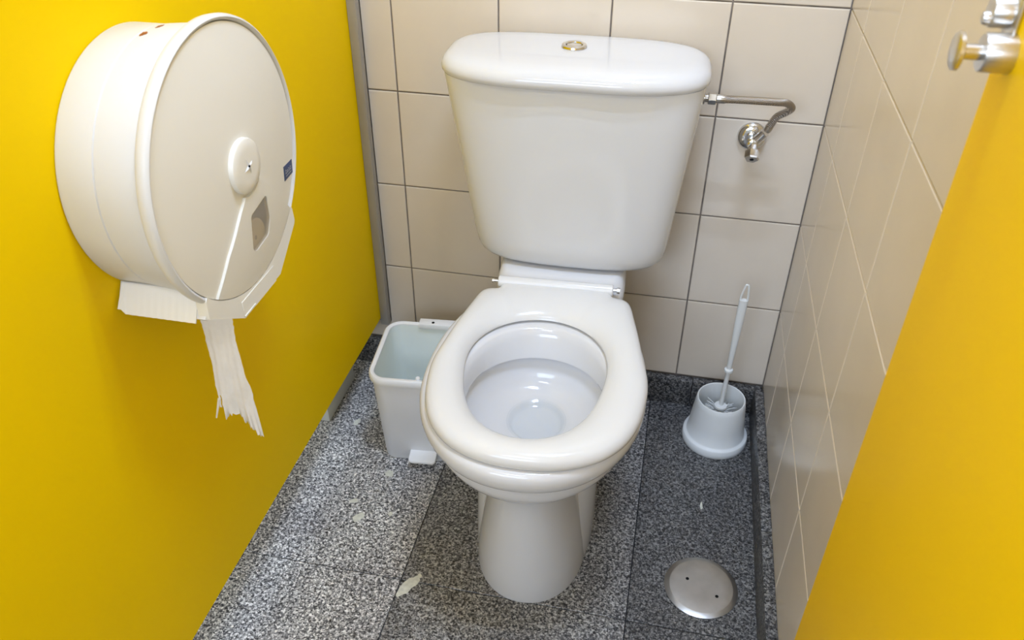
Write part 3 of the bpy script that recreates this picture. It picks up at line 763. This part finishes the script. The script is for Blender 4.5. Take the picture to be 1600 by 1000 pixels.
# serrated tear plate on the near side: a plain white plate with a toothed lower edge
for sgn, nm in ((-1, 'tear_plate'), (1, 'tear_plate')):
    bm = bmesh.new()
    p0 = Vector((sgn * .1015, -.112)); p1 = Vector((sgn * .1215, -.1425)); nrm = Vector((sgn * .83, .55)) * .0022
    pts_top = []; T_ = 22
    lo_ = []
    for k in range(T_ + 1):
        x = .004 + (dep - .012 - .004) * k / T_
        lo_.append((x, p1.x, p1.y + (.006 if k < 2 else (.0004 if k % 2 else 0))))
    rows = [[(q[0], p0.x, p0.y) for q in lo_], lo_]
    A_ = [[bm.verts.new((q[0], q[1] + nrm.x * .2, q[2] + nrm.y * .2)) for q in r] for r in rows]
    B_ = [[bm.verts.new((q[0], q[1] + nrm.x, q[2] + nrm.y)) for q in r] for r in rows]
    for k in range(T_):
        bm.faces.new((A_[0][k], A_[0][k + 1], A_[1][k + 1], A_[1][k])); bm.faces.new((B_[0][k], B_[1][k], B_[1][k + 1], B_[0][k + 1]))
        bm.faces.new((A_[1][k], A_[1][k + 1], B_[1][k + 1], B_[1][k])); bm.faces.new((A_[0][k + 1], A_[0][k], B_[0][k], B_[0][k + 1]))
    for k in (0, T_): bm.faces.new((A_[0][k], A_[1][k], B_[1][k], B_[0][k]))
    finish(bm, nm, M['white_plastic'], dp, smooth=False)
# rust marks on top of the drum
for yy, xx, sx, sy in ((-.0162, .052, .006, .0035), (.0080, .056, .007, .003)):
    r = .1506
    bm = bmesh.new(); t0 = math.atan2(math.sqrt(r * r - yy * yy), yy); ring = []; ring2 = []
    for k in range(14):
        a = 2 * PI * k / 14; q = random.uniform(.6, 1.2)
        th = t0 + sx * q * math.cos(a) / r; xq = xx + sy * q * math.sin(a)
        rr_ = .1503 + (.1555 - .1503) * max(0, xq - .047) / (dep - .012 - .047)
        ring.append((xq, rr_ * math.cos(th), rr_ * math.sin(th))); ring2.append((xq, (rr_ + .0005) * math.cos(th), (rr_ + .0005) * math.sin(th)))
    add_loft(bm, [ring, ring2]); finish(bm, 'rust_mark', M['rust'], drum, angle=80)

# toilet paper: the roll end inside, the loose strip hanging out below
tp = empty('toilet_paper', (-0.776, -0.74, 0.655))
tag(tp, 'torn strip of white toilet paper hanging out of the round dispenser', 'toilet paper')
rollc = (-0.776, -0.74, 0.655)
lathe('roll', M['paper_roll'], tp, [(.003, -.075), (.0245, -.075), (.0245, .0265), (.003, .0265)], 36, 'X', (0, .081, .065), angle=30, cap0=False, cap1=False)
cl_pts = [(-.0005, .020, .024, .022), (.0, .0, .0225, .022), (-.001, -.020, .0225, .022), (-.0015, -.045, .0225, .0222), (-.001, -.075, .0225, .0222), (-.0008, -.10, .0225, .024), (-.001, -.125, .0228, .0250), (-.001, -.15, .0228, .0235)]
bm = bmesh.new(); NW = 36
prev = None
Lz = catmull([(a, b, 0) for a, b, c, d in cl_pts], 5)
tot = len(Lz)
def wid(t):
    k = t * (len(cl_pts) - 1); i0 = min(int(k), len(cl_pts) - 2); f = k - i0
    return [cl_pts[i0][j] * (1 - f) + cl_pts[i0 + 1][j] * f for j in (2, 3)]
rows = []
for i, p in enumerate(Lz):
    t = i / (tot - 1); wl, wr = wid(t)
    jl = random.uniform(-.0006, .0006); jr = random.uniform(-.0006, .0006)
    row = []
    for k in range(NW + 1):
        u = k / NW; x = p.x - wl + jl + (wl + wr + jr - jl) * u
        y = .0030 * math.sin(5 * t + 3 * u) * t + .0016 * math.sin(9 * u + 4 * t) * (0.3 + t) + .0007 * math.sin(31 * u + 7 * t) * t + .0006 * math.sin(23 * t + 8 * u)
        row.append(bm.verts.new((x, y, p.y)))
    rows.append(row)
# ragged bottom edge: each column ends at its own height
tear = [.030, .034, .004, .010, .0155, .014, .012, .0095, .013, .012, .005, .001, .002, -.004, -.008, -.013, -.019, -.022, -.020]
last = rows[-1]
ext = []
for k, v in enumerate(last):
    q = k / 2; i0 = min(int(q), 17); tz = tear[i0] * (1 - q + i0) + tear[i0 + 1] * (q - i0)
    dz = -.028 + tz + random.choice((-.0045, -.001, .001, .0025))
    ext.append(bm.verts.new((v.co.x + .003 * (k / NW - .5), v.co.y + random.uniform(-.0006, .0006), v.co.z + dz)))
rows.append(ext)
for a, b in zip(rows[:-1], rows[1:]):
    for k in range(NW):
        if (b is ext or b is last or b in rows[-5:]) and k in (2, 3): continue
        bm.faces.new((a[k], a[k + 1], b[k + 1], b[k]))
# the thin torn thread on the left
q0 = rows[-4][0].co.copy()
bm2 = bmesh.new()
add_tube(bm2, [q0 + Vector((.001, 0, .004)), q0 + Vector((-.004, -.001, -.012)), q0 + Vector((-.0095, -.002, -.030))], lambda t: .0022 * (1 - .55 * t), 6)
fs = [f for f in bm.faces]
geom = bmesh.ops.extrude_face_region(bm, geom=fs)
for v in [g for g in geom['geom'] if isinstance(g, bmesh.types.BMVert)]: v.co.y += .0004
st = finish(bm, 'loose_end', M['paper'], tp, angle=80)
finish(bm2, 'torn_shred', M['paper'], st)

# ------------------------------------------------------------------ door lock (parts of the door)
LX = -.0005
lk = lathe('lock_rose', M['brushed'], door, [(.0125, 0), (.0125, -.017), (.0118, -.0185), (.006, -.019)], 40, 'X', (0, -.0277, 1.065)); lk['label'] = 'round brushed steel lock rose with thumb turn'
lathe('thumb_turn_stem', M['brushed'], lk, [(.0052, -.018), (.0052, -.031)], 24, 'X', (0, -.0277, 1.065))
lathe('thumb_turn', M['brushed'], lk, [(.0105, -.0305), (.0125, -.0315), (.0125, -.034), (.0105, -.0352), (.004, -.0355)], 40, 'X', (0, -.0277, 1.065))
uk = lathe('upper_rose', M['brushed'], door, [(.0100, 0), (.0100, -.014), (.0092, -.0155), (.005, -.016)], 40, 'X', (0, -.0108, 1.0865))
lathe('screw_head', M['brushed'], uk, [(.0042, -.014), (.0046, -.0175), (.0035, -.020), (.001, -.0205)], 20, 'X', (0, -.0135, 1.083))
bm = bmesh.new(); add_box(bm, -.003, 0.0, -.026, -.003, 1.058, 1.13, .001, 2); finish(bm, 'lock_plate', M['brushed'], door)
